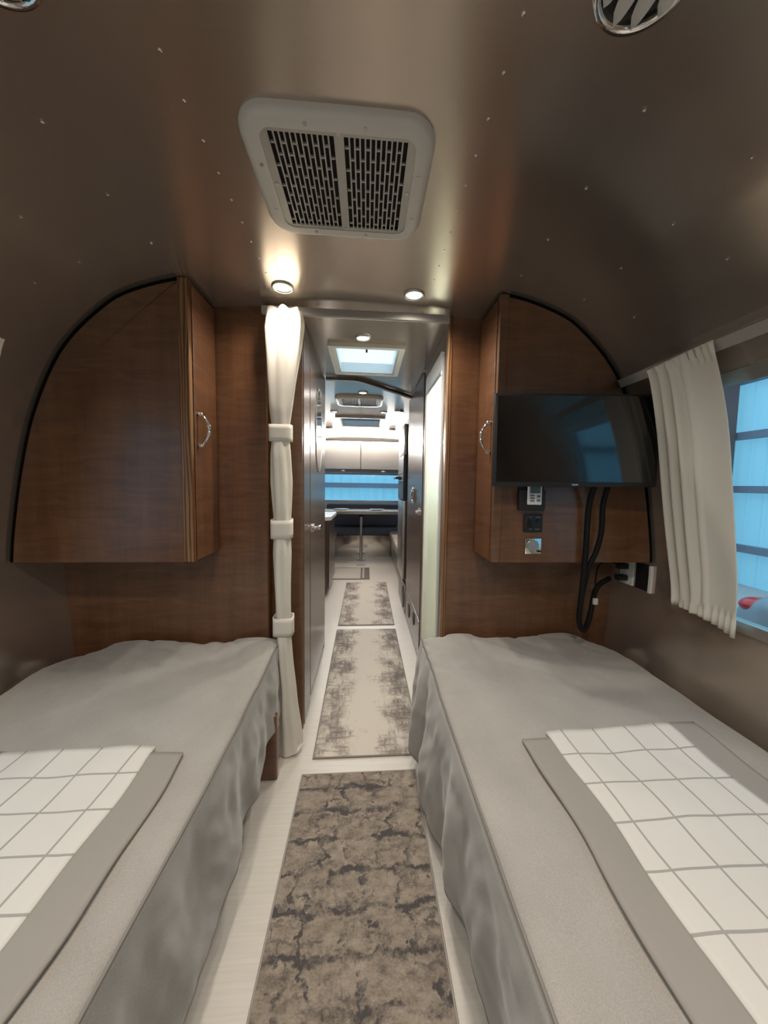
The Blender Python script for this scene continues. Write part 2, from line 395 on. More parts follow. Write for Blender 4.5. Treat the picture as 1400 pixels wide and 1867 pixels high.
for (x0, x1, y0, y1) in (SKY1, SKY2):
    slab(g, sa, sb, y, y0, 0, -.03); slab(g, sa, s_of_x(x1), y0, y1, 0, -.03); slab(g, s_of_x(x0), sb, y0, y1, 0, -.03); y = y1
slab(g, sa, sb, y, Y_FRONT, 0, -.03)
ceiling = struct('ceiling', g, 'skin', smooth='auto')
# overlapping centre sheets of the ceiling (their edges are the riveted seams)
RX0, RX1 = -0.392, 0.262
for (a, b) in ((-0.9, 1.63),):
    g = G(); slab(g, s_of_x(RX1), s_of_x(RX0), a, b, .0025, .0002); obj('ceiling_panel', g, 'skin', ceiling, smooth='auto')
g = G()
def rivet(x, y, r=.0042):
    z = ceil_z(x); g.sph((x, y, z-.002), r, (1, 1, .6), 8, 5)
for i in range(20):
    rivet(.252, .03+.0845*i); rivet(-.398+.014, .05+.0845*i)
for i in range(9):
    for x in (-.70, .556, .80, -.92): rivet(x, .1+.19*i+(.06 if x > 0 else 0))
for x in (-1.03, .93):
    for i in range(4): rivet(x, .25+.32*i)
tag(obj('rivets', g, 'rivet', ceiling, smooth=True), kind='stuff')
g = G(); g.box(-1.42, 1.32, Y_REAR, Y_FRONT, -.04, 0); struct('floor', g, 'floor')
# end walls with their windows
def end_wall(name, y0, y1, hole, material):
    x0, x1, z0, z1 = hole; g = G()
    g.box(-1.42, x0, y0, y1, -.04, 2.12); g.box(x1, 1.32, y0, y1, -.04, 2.12); g.box(x0, x1, y0, y1, -.04, z0); g.box(x0, x1, y0, y1, z1, 2.12)
    return struct(name, g, material)
end_wall('wall_rear', Y_REAR-.03, Y_REAR, (-.75, .65, .85, 1.6), 'skin')
end_wall('wall_front', Y_FRONT, Y_FRONT+.03, (-1.0, .90, .93, 1.47), 'wallin')
def flat_window(name, hole, y, t):
    x0, x1, z0, z1 = hole; g = G(); f = .03
    g.box(x0, x1, y, y+t, z0, z0+f); g.box(x0, x1, y, y+t, z1-f, z1); g.box(x0, x0+f, y, y+t, z0+f, z1-f); g.box(x1-f, x1, y, y+t, z0+f, z1-f)
    o = struct(name, g, 'alu'); g = G(); g.box(x0+f, x1-f, y+t*.4, y+t*.5, z0+f, z1-f); obj('pane', g, 'glass', o); return o
flat_window('window_3', (-.75, .65, .85, 1.6), Y_REAR-.03, .03); flat_window('window_4', (-1.0, .90, .93, 1.47), Y_FRONT, .03)
def side_window(name, side, win):
    a, b, z0, z1 = win; S_ = lambda z: s_of_z(z) if side > 0 else 2*AT-s_of_z(z); f = .035
    g = G()
    slab(g, S_(z0), S_(z0+f), a, b, .012, -.03); slab(g, S_(z1-.04), S_(z1), a, b, .012, -.03)
    slab(g, S_(z0+f), S_(z1-.04), a, a+f, .012, -.03); slab(g, S_(z0+f), S_(z1-.04), b-f, b, .012, -.03)
    o = struct(name, g, 'alu', smooth='auto')
    g = G(); slab(g, S_(z0+f), S_(z1-.04), a+f, b-f, -.012, -.016); obj('pane', g, 'glass', o, smooth='auto')
    return o
for i, (n, sd, wn) in enumerate((('window_1', 1, WIN[0]), ('window_2', -1, WINL[0]), ('window_5', 1, WIN[1]), ('window_6', -1, WIN[1]))): side_window(n, sd, wn)
def curtain_track(side, n, a=-.55, b=1.40):
    S_ = lambda z: s_of_z(z) if side > 0 else 2*AT-s_of_z(z)
    g = G(); slab(g, S_(1.695), S_(1.725), a, b, .03, .002); struct('trim_%d' % n, g, 'trim_grey', smooth='auto')
curtain_track(1, 1, .2); curtain_track(-1, 2, 0, 1.15)

# ------------------------------------------------------------------ partition and corridor walls
YP = 1.66
def half_wall(g, x_in, side, y0, y1, z0=0.0, inset=.004):
    pts = [(x_in, z0)]; n = 40; za = ceil_z(x_in)
    zz = [z0+(za-z0)*i/n for i in range(n+1)]
    out = []
    for z in zz:
        wz = w_of_z(min(z, 2.0599)); x = XC+side*(wz-inset)
        out.append((x, z))
    s0 = s_of_z(z0); s1 = s_of_x(x_in) if side > 0 else 2*AT-s_of_x(x_in)
    out = []
    for i in range(41):
        s = s0+(s1-s0)*i/40; s_ = s if side > 0 else 2*AT-s
        p = spt(s_, 0, inset); out.append((p[0], p[2]))
    out.append((x_in, out[-1][1])); outl = [(x_in, z0)]+out
    # drop duplicate
    o2 = [outl[0]]
    for p in outl[1:]:
        if math.hypot(p[0]-o2[-1][0], p[1]-o2[-1][1]) > 1e-4: o2.append(p)
    g.prism(o2, 'y', y0, y1); return g, o2
g = G(); half_wall(g, -.46, -1, YP, YP+.03, 0, -.004); struct('wall_partition_left', g, 'wood')
g = G(); half_wall(g, .392, 1, YP, YP+.03, 0, -.004); pr_ = struct('wall_partition_right', g, 'wood')
g = G(); g.box(.372, .394, YP-.004, YP+.034, 0, 2.052, .008, 3); obj('edge_trim', g, 'oak', pr_, smooth='auto')
g = G(); g.box(-.464, .368, 1.612, 1.632, 2.004, 2.036, .003); tag(obj('curtain_rail', g, 'trim_grey'), 'slim grey curtain rail across the top of the corridor opening', 'curtain rail')

# ------------------------------------------------------------------ overhead cabinets flanking the opening
def wardrobe_cabinet(side, x_in, zb, label):
    yf, yb = 1.42, YP-.002
    t = thing('overhead_cabinet', label, 'cabinet', (x_in+side*.3, yf, zb))
    g = G(); _, outl = half_wall(g, x_in+side*.002, side, yf+.004, yb, zb, .012); obj('body', g, 'wood', t)
    # front face panel, slightly proud, leaves room for the oak edge strip
    strip = .037
    g = G(); half_wall(g, x_in+side*strip, side, yf, yf+.012, zb, .014); obj('front_panel', g, 'wood', t)
    g = G(); zt = ceil_z(x_in+side*.02)-.004
    x0, x1 = sorted((x_in-side*.002, x_in+side*strip)); g.box(x0, x1, yf-.003, yf+.02, zb, zt, .006, 3)
    obj('edge_strip', g, 'oak' if side < 0 else 'wood', t, smooth='auto')
    # black gasket following the shell
    s0, s1 = s_of_z(zb), (s_of_x(x_in+side*.04) if side > 0 else 2*AT-s_of_x(x_in+side*.04))
    pts = [spt((s0+(s1-s0)*i/50) if side > 0 else 2*AT-(s0+(s1-s0)*i/50), yf+.004, .009) for i in range(51)]
    g = G(); g.tube(pts, .0068, 6); obj('gasket', g, 'gasket', t, smooth=True)
    # aisle-side door and pull
    x0, x1 = sorted((x_in-side*.004, x_in+side*.004)); g = G(); g.box(x0, x1, yf+.026, yb-.012, zb+.004, zt-.012, .002)
    d = obj('door', g, 'wood', t)
    xs = x_in-side*.004; yh = 1.468; za, zc = 1.413, 1.537
    pts = []
    for i in range(21):
        u = i/20; pts.append((xs-side*(.012+.032*math.sin(math.pi*u)**.8), yh+.0, za+(zc-za)*u))
    g = G(); g.tube(pts, lambda u: .0042+.0012*math.sin(math.pi*u)+(.0022 if abs(u-.62) < .04 or abs(u-.38) < .04 else 0), 10)
    for z in (za, zc): g.cyl((xs-side*.007, yh, z), (1, 0, 0), .0075, .014, 14); g.sph((xs-side*.014, yh, z), .0078)
    obj('pull_handle', g, 'chrome', d, smooth=True)
    return t
wardrobe_cabinet(-1, -.677, .951, 'dark wood overhead cabinet with a pale oak edge strip and blank front')
wardrobe_cabinet(1, .527, .949, 'dark wood overhead cabinet behind the television')

# ------------------------------------------------------------------ left side of the corridor
XL = -.31
t = thing('closet', 'tall brown closet beside the tied curtain, with an oval mirror on its door', 'closet', (-.8, 2.2, 0))
g = G(); g.box(-1.2, XL-.004, 1.752, 1.772, 0, 2.045); obj('end_panel', g, 'wood', t)
g = G(); g.box(-.335, XL, 1.773, 1.955, .012, 2.047, .003); obj('jamb_panel', g, 'satin', t)
g = G(); g.box(-1.2, XL-.03, 1.775, 2.665, .0, 2.043); obj('carcass', g, 'void', t)
g = G(); g.box(-.335, XL, 1.972, 2.66, .045, 2.03, .004); d = obj('door', g, 'satin', t)
g = G(); g.box(-1.0, XL-.004, 2.667, 2.687, 0, 2.045); obj('end_panel', g, 'wood', t)
def ellipse(cy, cz, ry, rz, n=40): return [(cy+ry*math.cos(k*2*math.pi/n), cz+rz*math.sin(k*2*math.pi/n)) for k in range(n)]
g = G(); g.prism(ellipse(2.30, 1.605, .13, .255), 'x', XL, XL+.004); mo = obj('oval_mirror', g, 'mirror', d)
g = G(); g.ring_prism(ellipse(2.30, 1.605, .138, .263), ellipse(2.30, 1.605, .128, .253), 'x', XL, XL+.006); obj('oval_rim', g, 'alu', d)
g = G(); g.cyl((XL+.006, 2.05, 1.01), (1, 0, 0), .024, .012, 20); g.cyl((XL+.022, 2.05, 1.01), (1, 0, 0), .011, .03, 12)
g.box(XL+.03, XL+.042, 2.04, 2.15, 1.0, 1.022, .005); obj('lever_handle', g, 'chrome', d, smooth='auto')
# ------------------------------------------------------------------ right side: shower room
XR = .39
g = G(); g.box(XR, XR+.02, YP+.03, 1.815, 0, 2.045); g.box(XR, XR+.02, 2.335, 2.41, 0, 2.045); g.box(XR, XR+.02, 1.815, 2.335, 1.965, 2.045)
struct('wall_shower', g, 'satin')
g = G(); g.box(XR+.02, 1.2, 2.41, 2.43, 0, 2.0); g.box(.42, 1.2, YP+.031, YP+.04, 0, 2.0); struct('wall_shower_inner', g, 'wallin')
t = thing('shower_door', 'frosted glass shower door in a white frame on the right of the corridor', 'shower door', (XR, 2.07, 0))
def arch(y0, y1, z0, z1, r, n=6):
    p = [(y0, z0), (y1, z0)]
    for k in range(n+1): a = math.radians(90*k/n); p.append((y1-r+r*math.cos(a), z1-r+r*math.sin(a)))
    for k in range(n+1): a = math.radians(90+90*k/n); p.append((y0+r+r*math.cos(a), z1-r+r*math.sin(a)))
    return p
g = G(); g.ring_prism(arch(1.818, 2.332, .0, 1.963, .04), arch(1.845, 2.285, .05, 1.845, .012), 'x', XR-.008, XR+.022); obj('frame', g, 'white', t, smooth='auto')
g = G(); g.box(XR-.012, XR+.012, 1.835, 2.295, 1.838, 1.862, .004); obj('top_rail', g, 'alu', t)
g = G(); g.box(XR-.014, XR+.004, 2.288, 2.306, .03, 1.86, .004); obj('stile', g, 'alu', t)
g = G(); g.box(XR+.004, XR+.010, 1.845, 2.286, .05, 1.84); obj('frosted_pane', g, 'frost', t)
# tall pantry door panel
t = thing('pantry', 'tall satin brown pantry between the shower door and the refrigerator', 'pantry', (.8, 2.85, 0))
g = G(); g.box(XR+.012, 1.15, 2.435, 3.27, 0, 2.03); obj('carcass', g, 'void', t)
g = G(); g.box(XR-.006, XR+.012, 2.418, 3.262, .30, 2.035, .003); d = obj('door', g, 'satin', t)
g = G(); g.box(XR-.006, XR+.012, 2.418, 3.262, .02, .292, .003); d2 = obj('lower_door', g, 'satin', t)
g = G()
g.grid(lambda u, v: (XR-.018+.008*math.sin(2*math.pi*v), 2.80+(.052+.008*math.cos(2*math.pi*v))*math.cos(2*math.pi*u), 1.185+(.056+.008*math.cos(2*math.pi*v))*math.sin(2*math.pi*u)), 32, 8, closed=True); g.cyl((XR-.008, 2.80, 1.185), (1, 0, 0), .034, .006, 24); obj('ring_pull', g, 'chrome', d, smooth='auto')
g = G(); g.cyl((XR-.012, 2.50, 1.075), (1, 0, 0), .026, .012, 20); g.cyl((XR-.026, 2.50, 1.075), (1, 0, 0), .014, .02, 16); obj('knob', g, 'chrome', d, smooth='auto')
for y, z, ry, rz in ((2.99, .165, .05, .062), (2.69, .21, .04, .05)):
    g = G(); g.prism(ellipse(y, z, ry, rz, 24), 'x', XR-.012, XR-.005); obj('vent_cover', g, 'black', d2)
# refrigerator
t = thing('refrigerator', 'tall steel and black refrigerator at the end of the right-hand cabinets', 'refrigerator', (.75, 3.62, .3))
g = G(); g.box(XR+.004, .84, 3.285, 3.98, .30, 1.90, .004); obj('body', g, 'black', t)
g = G(); g.box(XR-.03, XR+.002, 3.42, 3.965, 1.56, 1.86, .006); obj('upper_door', g, 'steel', t, smooth='auto')
g = G(); g.box(XR-.032, XR+.002, 3.42, 3.965, 1.115, 1.555, .004); cb = obj('control_band', g, 'black', t)
g = G(); g.box(XR-.03, XR+.002, 3.42, 3.965, .33, 1.11, .006); obj('lower_door', g, 'steel', t, smooth='auto')
g = G(); g.box(XR-.09, XR-.03, 3.62, 3.95, 1.33, 1.352, .006); obj('handle_bar', g, 'black', cb)
for z in (1.305, 1.39):
    g = G(); g.box(XR-.036, XR-.031, 3.45, 3.93, z, z+.012); obj('chrome_line', g, 'alu', cb)
t = thing('drawer_unit', 'low brown drawer unit under the refrigerator', 'cabinet', (.75, 3.62, 0))
g = G(); g.box(XR+.006, 1.15, 3.285, 3.98, 0, .292); obj('body', g, 'darkwood', t)
g = G(); g.box(XR-.008, XR+.006, 3.30, 3.97, .02, .285, .004); d = obj('drawer_front', g, 'satin', t)
g = G(); g.prism(ellipse(3.46, .14, .10, .11, 28), 'x', XR-.014, XR-.008); obj('vent_cover', g, 'black', d)
# bent ceiling track
g = G()
for (x0, y0), (x1, y1) in (((XL+.002, 2.69), (-.085, 2.70)), ((-.085, 2.70), (.385, 3.13))):
    pts = [(x0+(x1-x0)*i/8, y0+(y1-y0)*i/8) for i in range(9)]
    d = Vector((x1-x0, y1-y0, 0)).normalized(); nrm = Vector((-d.y, d.x, 0))*.016
    t_ = bmesh.new(); vs = []
    for (x, y) in pts:
        z = ceil_z(x)-.001
        vs.append([t_.verts.new((x+sg*nrm.x, y+sg*nrm.y, z-dz)) for sg, dz in ((-1, 0), (1, 0), (1, .022), (-1, .022))])
    for a, b in zip(vs, vs[1:]):
        for k in range(4): t_.faces.new((a[k], a[(k+1) % 4], b[(k+1) % 4], b[k]))
    t_.faces.new(vs[0]); t_.faces.new(vs[-1][::-1]); g.add(t_)
tag(obj('ceiling_track', g, mat('track_bronze', (0.10, 0.095, 0.09), .4, .5)), 'bent dark sliding-door track crossing the corridor ceiling behind the skylight', 'track')

# ------------------------------------------------------------------ ceiling fittings
def downlight(x, y, label, r=.033, wt=DOWNLIGHT_W, col=WARM):
    z = ceil_z(x)
    t = thing('downlight', label, 'light', (x, y, z-.012), 'round recessed downlights')
    g = G(); n = 32
    pr = [(r*1.32, 0), (r*1.30, -.006), (r*1.12, -.009), (r*.98, -.004), (r*.96, 0.0)]
    g.grid(lambda u, v: (x+lerp_table([(i/4, p[0]) for i, p in enumerate(pr)], v)*math.cos(u*2*math.pi), y+lerp_table([(i/4, p[0]) for i, p in enumerate(pr)], v)*math.sin(u*2*math.pi), z+lerp_table([(i/4, p[1]) for i, p in enumerate(pr)], v)-.001), n, 4, closed=True)
    obj('bezel', g, 'alu', t, smooth=True)
    g = G(); g.sph((x, y, z-.003), r*.97, (1, 1, .12), 24, 8); obj('lens', g, 'lens', t, smooth=True)
    L = bpy.data.lights.new('downlight_lamp', 'SPOT'); L.energy = wt; L.color = col; L.spot_size = math.radians(165); L.spot_blend = 1.0; L.shadow_soft_size = .03
    lo = bpy.data.objects.new('downlight_lamp', L); C.objects.link(lo); lo.parent = t; lo.location = (0, 0, -.012)
    return t
downlight(-.345, 1.495, 'round lit downlight in the bedroom ceiling above the tied curtain', wt=12)
downlight(.188, 1.50, 'round lit downlight in the bedroom ceiling right of the corridor opening', wt=17)
downlight(-.027, 1.96, 'round lit downlight just in front of the open skylight', wt=15, col=(1, .96, .92))
downlight(-.04, 3.10, 'round lit downlight between the bent track and the far vent', wt=17, col=(1, .96, .92))
downlight(-.36, 3.93, 'left one of the two small far downlights beyond the far vent', wt=13, col=(1, .96, .92))
downlight(.177, 3.90, 'right one of the two small far downlights beyond the far vent', wt=10, col=(1, .96, .92))
for x, y, lb in ((-.42, .22, 'added unseen fill downlight over the middle of the left bed'), (.30, .22, 'added unseen fill downlight over the middle of the right bed'), (-.42, -.55, 'added unseen fill downlight over the head of the left bed'), (.30, -.55, 'added unseen fill downlight over the head of the right bed')): downlight(x, y, lb)  # lamps added out of view to fill the bedroom with frontal light
def ac_vent(xc, y0, y1, label, wd=.418):
    z = ceil_z(xc); x0, x1 = xc-wd/2, xc+wd/2; zl = z-.024
    t = thing('ceiling_vent', label, 'vent', (xc, (y0+y1)/2, zl), 'air conditioner ceiling vents')
    dx, dy = .033, .026
    g = G()
    # shroud: rounded ring with sloping outer flank
    o0 = rrect(x0-.012, x1+.012, y0-.012, y1+.012, .07, 8); o1 = rrect(x0, x1, y0, y1, .06, 8); i1 = rrect(x0+dx, x1-dx, y0+dy, y1-dy, .03, 8)
    rows = [(o0, z-.001), (rrect(x0-.010, x1+.010, y0-.010, y1+.010, .07, 8), zl+.010), (rrect(x0-.004, x1+.004, y0-.004, y1+.004, .064, 8), zl+.003), (rrect(x0+.006, x1-.006, y0+.006, y1-.006, .058, 8), zl), (i1, zl), (i1, z-.002)]
    n = len(o0)
    g.grid(lambda u, v: (*rows[round(v*5)][0][round(u*n) % n], rows[round(v*5)][1]), n, 5, closed=True)
    obj('shroud', g, 'offwhite', t, smooth='auto')
    g = G(); g.box(x0+dx+.002, x1-dx-.002, y0+dy+.002, y1-dy-.002, z-.010, z-.006); obj('filter', g, 'void', t)
    gx0, gx1, gy0, gy1 = x0+dx+.020, x1-dx-.020, y0+dy+.010, y1-dy-.012; zt, zb_ = zl+.006, zl+.002
    g = G(); g.box(x0+dx, x1-dx, y0+dy, gy0, zb_, zt); g.box(x0+dx, x1-dx, gy1, y1-dy, zb_, zt); g.box(x0+dx, gx0, gy0, gy1, zb_, zt); g.box(gx1, x1-dx, gy0, gy1, zb_, zt)
    xm = (gx0+gx1)/2; g.box(xm-.011, xm+.011, gy0, gy1, zb_, zt)
    nb = 12; rows_ = 5; L = gy1-gy0
    for (a, b) in ((gx0, xm-.011), (xm+.011, gx1)):
        p = (b-a)/nb
        for i in range(nb):
            if i: g.box(a+i*p-.0018, a+i*p+.0018, gy0, gy1, zb_, zt)
            step = L/4.0*1.0; off = (0.75, 0.25)[i % 2]*step if i % 2 else step*.75
            yy = gy0+(step*.80 if i % 2 else step*.38)
            while yy < gy1-.008:
                g.box(a+i*p+.0015, a+(i+1)*p-.0015, yy-.0022, yy+.0022, zb_, zt); yy += step*.84
    obj('grille', g, 'grille', t)
    for (px, py) in ((xm-.07, y0+.012), (xm+.06, y0+.012), (x0+.018, y0+.12), (x0+.018, y1-.09), (x1-.018, y0+.12), (x1-.018, y1-.09), (xm-.09, y1-.014), (xm+.06, y1-.014)):
        g = G(); g.cyl((px, py, zl-.0005), (0, 0, 1), .0045, .002, 12); obj('screw', g, 'steel', t)
    for (px, py) in ((xm, gy0-.006), (xm, gy1+.006), (gx0-.012, (gy0+gy1)/2), (gx1+.012, (gy0+gy1)/2)):
        g = G(); g.cyl((px, py, zb_-.0005), (0, 0, 1), .005, .002, 12); obj('latch', g, 'alu', t)
    return t
ac_vent(-.070, .805, 1.155, 'large cream air conditioner vent on the bedroom ceiling')
ac_vent(-.076, 3.22, 3.57, 'small looking cream vent on the far ceiling past the bent track')
def skylight(box, frame, label, pane, group, yf1, dep=.05):
    x0, x1, y0, y1 = box; z = ceil_z(-.05)
    t = thing('skylight', label, 'skylight', ((x0+x1)/2, (y0+y1)/2, z), group)
    g = G(); f = frame
    g.ring_prism(rrect(x0-f, x1+f, y0-f, yf1, .01, 3), rrect(x0, x1, y0, y1, .005, 3), 'z', z-.022, z+.004); obj('flange', g, 'offwhite', t)
    g = G(); g.ring_prism(rrect(x0-.001, x1+.001, y0-.001, y1+.001, .006, 3), rrect(x0+.012, x1-.012, y0+.012, y1-.012, .004, 3), 'z', z-.016, z+dep); obj('shaft', g, 'whitecab', t)
    g = G(); g.grid(lambda u, v: (x0-.02+(x1-x0+.04)*u, y0-.02+(y1-y0+.04)*v, z+dep+.001+.03*math.sin(math.pi*u)*math.sin(math.pi*v)), 8, 8); obj('lid', g, pane, t)
    g = G(); g.box((x0+x1)/2-.006, (x0+x1)/2+.006, y0+.012, y0+.03, z-.03, z+.03, .002); obj('crank', g, 'black', t)
skylight(SKY1, .032, 'bright open skylight with pale frame over the corridor', 'acrylic', 'roof skylights', SKY1[3]+.035)
skylight(SKY2, .045, 'darker grey skylight farther down the ceiling over the dining area', 'smoked', 'roof skylights', 4.95)
g = G(); zc = ceil_z(-.09); g.box(-.25, .07, 5.0, 5.12, zc-.006, zc-.001, .001); tag(obj('ceiling_slot', g, 'black'), 'narrow dark slot plate on the ceiling beyond the far skylight', 'ceiling plate')
def round_vent(x, y, r, label, n_blade=4):
    s = s_of_x(x); z = ceil_z(x); p = spt(s, y, .004)
    t = thing('round_vent', label, 'vent', (x, y, z), 'round ceiling air vents')
    sl = math.atan2(ceil_z(x+.05)-ceil_z(x-.05), .1); R_ = Matrix.Translation((x, y, z-.004)) @ Matrix.Rotation(-sl, 4, 'Y')
    def put(name, build, material, sm='auto'):
        q = bmesh.new(); gg = G(); build(gg); gg.bm.transform(R_); q.free(); obj(name, gg, material, t, smooth=sm)
    n = 40; prf = [(r*1.02, .004), (r*1.02, -.006), (r*.97, -.014), (r*.88, -.014), (r*.83, -.008), (r*.80, .006)]
    put('bezel', lambda gg: gg.grid(lambda u, v: (prf[round(v*5)][0]*math.cos(u*2*math.pi), prf[round(v*5)][0]*math.sin(u*2*math.pi), prf[round(v*5)][1]), n, 5, closed=True), 'chrome', True)
    put('throat', lambda gg: gg.cyl((0, 0, .001), (0, 0, 1), r*.9, .004, 32), 'black')
    for k in range(n_blade):
        a = -r*.62+k*(r*1.24/(n_blade-1)); h = math.sqrt(max(.0, (r*.80)**2-a*a))
        def bl(gg, a=a, h=h):
            gg.grid(lambda u, v: (a+(v-.5)*.024*math.sin(math.pi*min(1, max(0, u)))**.5, -h+2*h*u, -.010-.010*v), 12, 2)
        put('louver', bl, 'offwhite', True)
    return t
round_vent(.413, .548, .074, 'round chrome vent with cream louvers above the right bed')
round_vent(-.572, .600, .074, 'round chrome vent at the top edge of the ceiling above the left bed')
round_vent(.34, 3.80, .05, 'small dark round vent on the far ceiling beside the refrigerator')
round_vent(-.53, 5.05, .05, 'small round vent on the far ceiling at the left over the dinette')
round_vent(.36, 5.08, .05, 'small round vent on the far ceiling at the right over the dinette')

# ------------------------------------------------------------------ beds
def bed_z(x, y, side):
    n = noise.noise(Vector((x*2.3+side*5, y*1.9, .3)))*.010+noise.noise(Vector((x*6+3*side, y*5, 1.7)))*.005
    far = max(0, min(1, (y-1.05)/.55))
    r = abs(noise.noise(Vector((x*7+y*6+side*9, y*3-x*5, 4.2))))
    n += far*(.014-.07*max(0, .17-r)) + far*.009*math.sin(13*x+7*y+3*math.sin(5*y)) - (.25+.75*far)*.03*max(0, .12-abs(noise.noise(Vector((x*4-y*7+side*2, y*6+x*3, 8.2)))))
    return .525+n+.012*far
HEM_L = [(-.8, .07), (.4, .08), (.70, .09), (.85, .115), (1.1, .155), (1.22, .165), (1.32, .20), (1.45, .215), (1.55, .21), (1.65, .20)]
HEM_R = [(-.8, .06), (.4, .06), (.69, .055), (.85, .10), (1.05, .05), (1.25, .02), (1.35, .06), (1.5, .10), (1.65, .14)]
def make_bed(side, x_edge, label, clabel):
    wall = XC+side*1.262
    Y0, Y1 = -.80, 1.646
    t = thing('bed', label, 'bed', ((x_edge+wall)/2, .4, 0), 'twin beds')
    xa, xb = sorted((x_edge+side*.035, wall-side*.035))
    g = G(); g.box(xa, xb, Y0+.02, Y1-.04, .30, .50, .05, 4); obj('mattress', g, 'pillow', t, smooth='auto')
    xa2, xb2 = sorted((x_edge+side*.06, wall-side*.05)); g = G(); g.box(xa2, xb2, Y0+.03, Y1-.06, .22, .296, .004); obj('platform', g, 'darkwood', t)
    xl0, xl1 = sorted((x_edge+side*-.02, x_edge+side*.05))
    g = G(); pts = rrect(*sorted((x_edge-side*-.0, x_edge+side*.075)), -.012, .30, .012, 4)
    pts = [(a, max(b, 0.0)) for a, b in pts]
    g.box(*sorted((x_edge-side*(.024 if side < 0 else -.02), x_edge+side*.05)), 1.44, 1.47, 0, .29, .009, 3); obj('leg', g, 'wood', t, smooth='auto')
    g = G(); g.box(*sorted((x_edge+side*.22, wall-side*.1)), Y0+.1, Y1-.12, 0, .219); obj('base_box', g, 'darkwood', t)
    # coverlet
    c = thing('bedspread', clabel, 'bedspread', ((x_edge+wall)/2, .4, .5), 'grey bedspreads')
    hem = HEM_L if side < 0 else HEM_R
    def wall_x(y):
        d = max(0.0, (y-1.27)/(Y1-1.27)); ins = .26*(1-math.sqrt(max(0, 1-d*d))) if d < 1 else .26
        return wall-side*(.0+ins)
    NT = 60; NS = 30
    def fn(u, v):
        y = Y0+(Y1-Y0)*v
        if u <= NT/(NT+NS):
            k = u*(NT+NS)/NT; wx = wall_x(y); x = wx+(x_edge-wx)*k; z = bed_z(x, y, side)
            dw = abs(x-wx); z -= .075*max(0, 1-dw/.09)**2
            de = abs(x-x_edge); z -= .010*max(0, 1-de/.03)**2
            z -= .05*max(0, (y-(Y1-.05))/.05)**2 if abs(x-x_edge) > .0 else 0
            return (x, y, z)
        k = (u*(NT+NS)-NT)/NS; zt = bed_z(x_edge, y, side)-.010; zb = lerp_table(hem, y)+.018*noise.noise(Vector((y*4, side, 0)))
        zt -= .05*max(0, (y-(Y1-.05))/.05)**2
        z = zt+(zb-zt)*k
        ph = y*17+2.2*noise.noise(Vector((y*2.2, side*3, 0)))+1.1*math.sin(y*5)
        fold = (.016*math.sin(ph)+.011*math.sin(ph*1.7+1.3)+.02*noise.noise(Vector((y*3.1, k*1.6, 2+side))))*(k**.8)
        crump = (.012*noise.noise(Vector((y*8+z*3, z*6-y*2, side*4)))+.006*noise.noise(Vector((y*22+z*9, z*14, side*4+2))))*min(1, k*4)
        if side > 0:
            out = .006+.030*math.sin(min(1, k*1.1)*math.pi*.55)+.012*k
            if y < 1.25: out -= .05*k*min(1, (1.25-y)/.5)
        else:
            out = .003+.004*k; fold *= .55
        return (x_edge-side*(out+fold+crump), y, z)
    g = G(); g.grid(fn, NT+NS, 190); o = obj('cover', g, 'bed', c, smooth=True, solid=.004)
    g = G(); pts = []
    for i in range(150):
        y = Y0+(Y1-.01-Y0)*i/149; p = fn(NT/(NT+NS), y and (y-Y0)/(Y1-Y0)); pts.append((p[0]-side*.001, p[1], p[2]+.0015))
    g.tube(pts, .0034, 6); obj('piping', g, 'piping', c, smooth=True)
    # throw blanket
    return t
make_bed(-1, -.392, 'left twin bed with a dark wood leg showing under its skirt', 'wrinkled grey bedspread on the left bed, hem lifted off the floor')
make_bed(1, .274, 'right twin bed under the window, skirt reaching almost to the floor', 'wrinkled grey bedspread on the right bed below the window')
def make_throw(side, x_in, label):
    bw, ww = .088, .385; Ya, Yb = -.35, .962
    t = thing('throw_blanket', label, 'throw blanket', (x_in+side*.28, Yb, .53), 'checked throws on the beds')
    def top(x, y, lift):
        return bed_z(x, y, side)+lift+.004*noise.noise(Vector((x*11, y*8, side*7)))+.003*math.sin(y*20+x*8)
    def strip(name, a, b, material, lift, nx, y1, wob=.0):
        g = G()
        def f(u, v):
            y = Ya+(y1-Ya)*v; wv_ = .006*math.sin(y*9+side)+.004*math.sin(y*21)
            x = x_in+side*(a+(b-a)*u+wv_); e = 0
            return (x, y+wob*math.sin(u*9)*(v > .99), top(x, y, lift))
        g.grid(f, nx, 90); return obj(name, g, material, t, smooth=True, solid=.010)
    strip('border', 0, bw, 'border', .016, 8, Yb-.022)
    strip('border', bw+ww, 2*bw+ww, 'border', .016, 8, Yb+.006)
    strip('checked_panel', bw-.004, bw+ww+.004, 'throw', .0175, 30, Yb, .003)
make_throw(-1, -.480, 'white windowpane-check throw with grey borders on the left bed')
make_throw(1, .458, 'white windowpane-check throw with grey borders on the right bed')

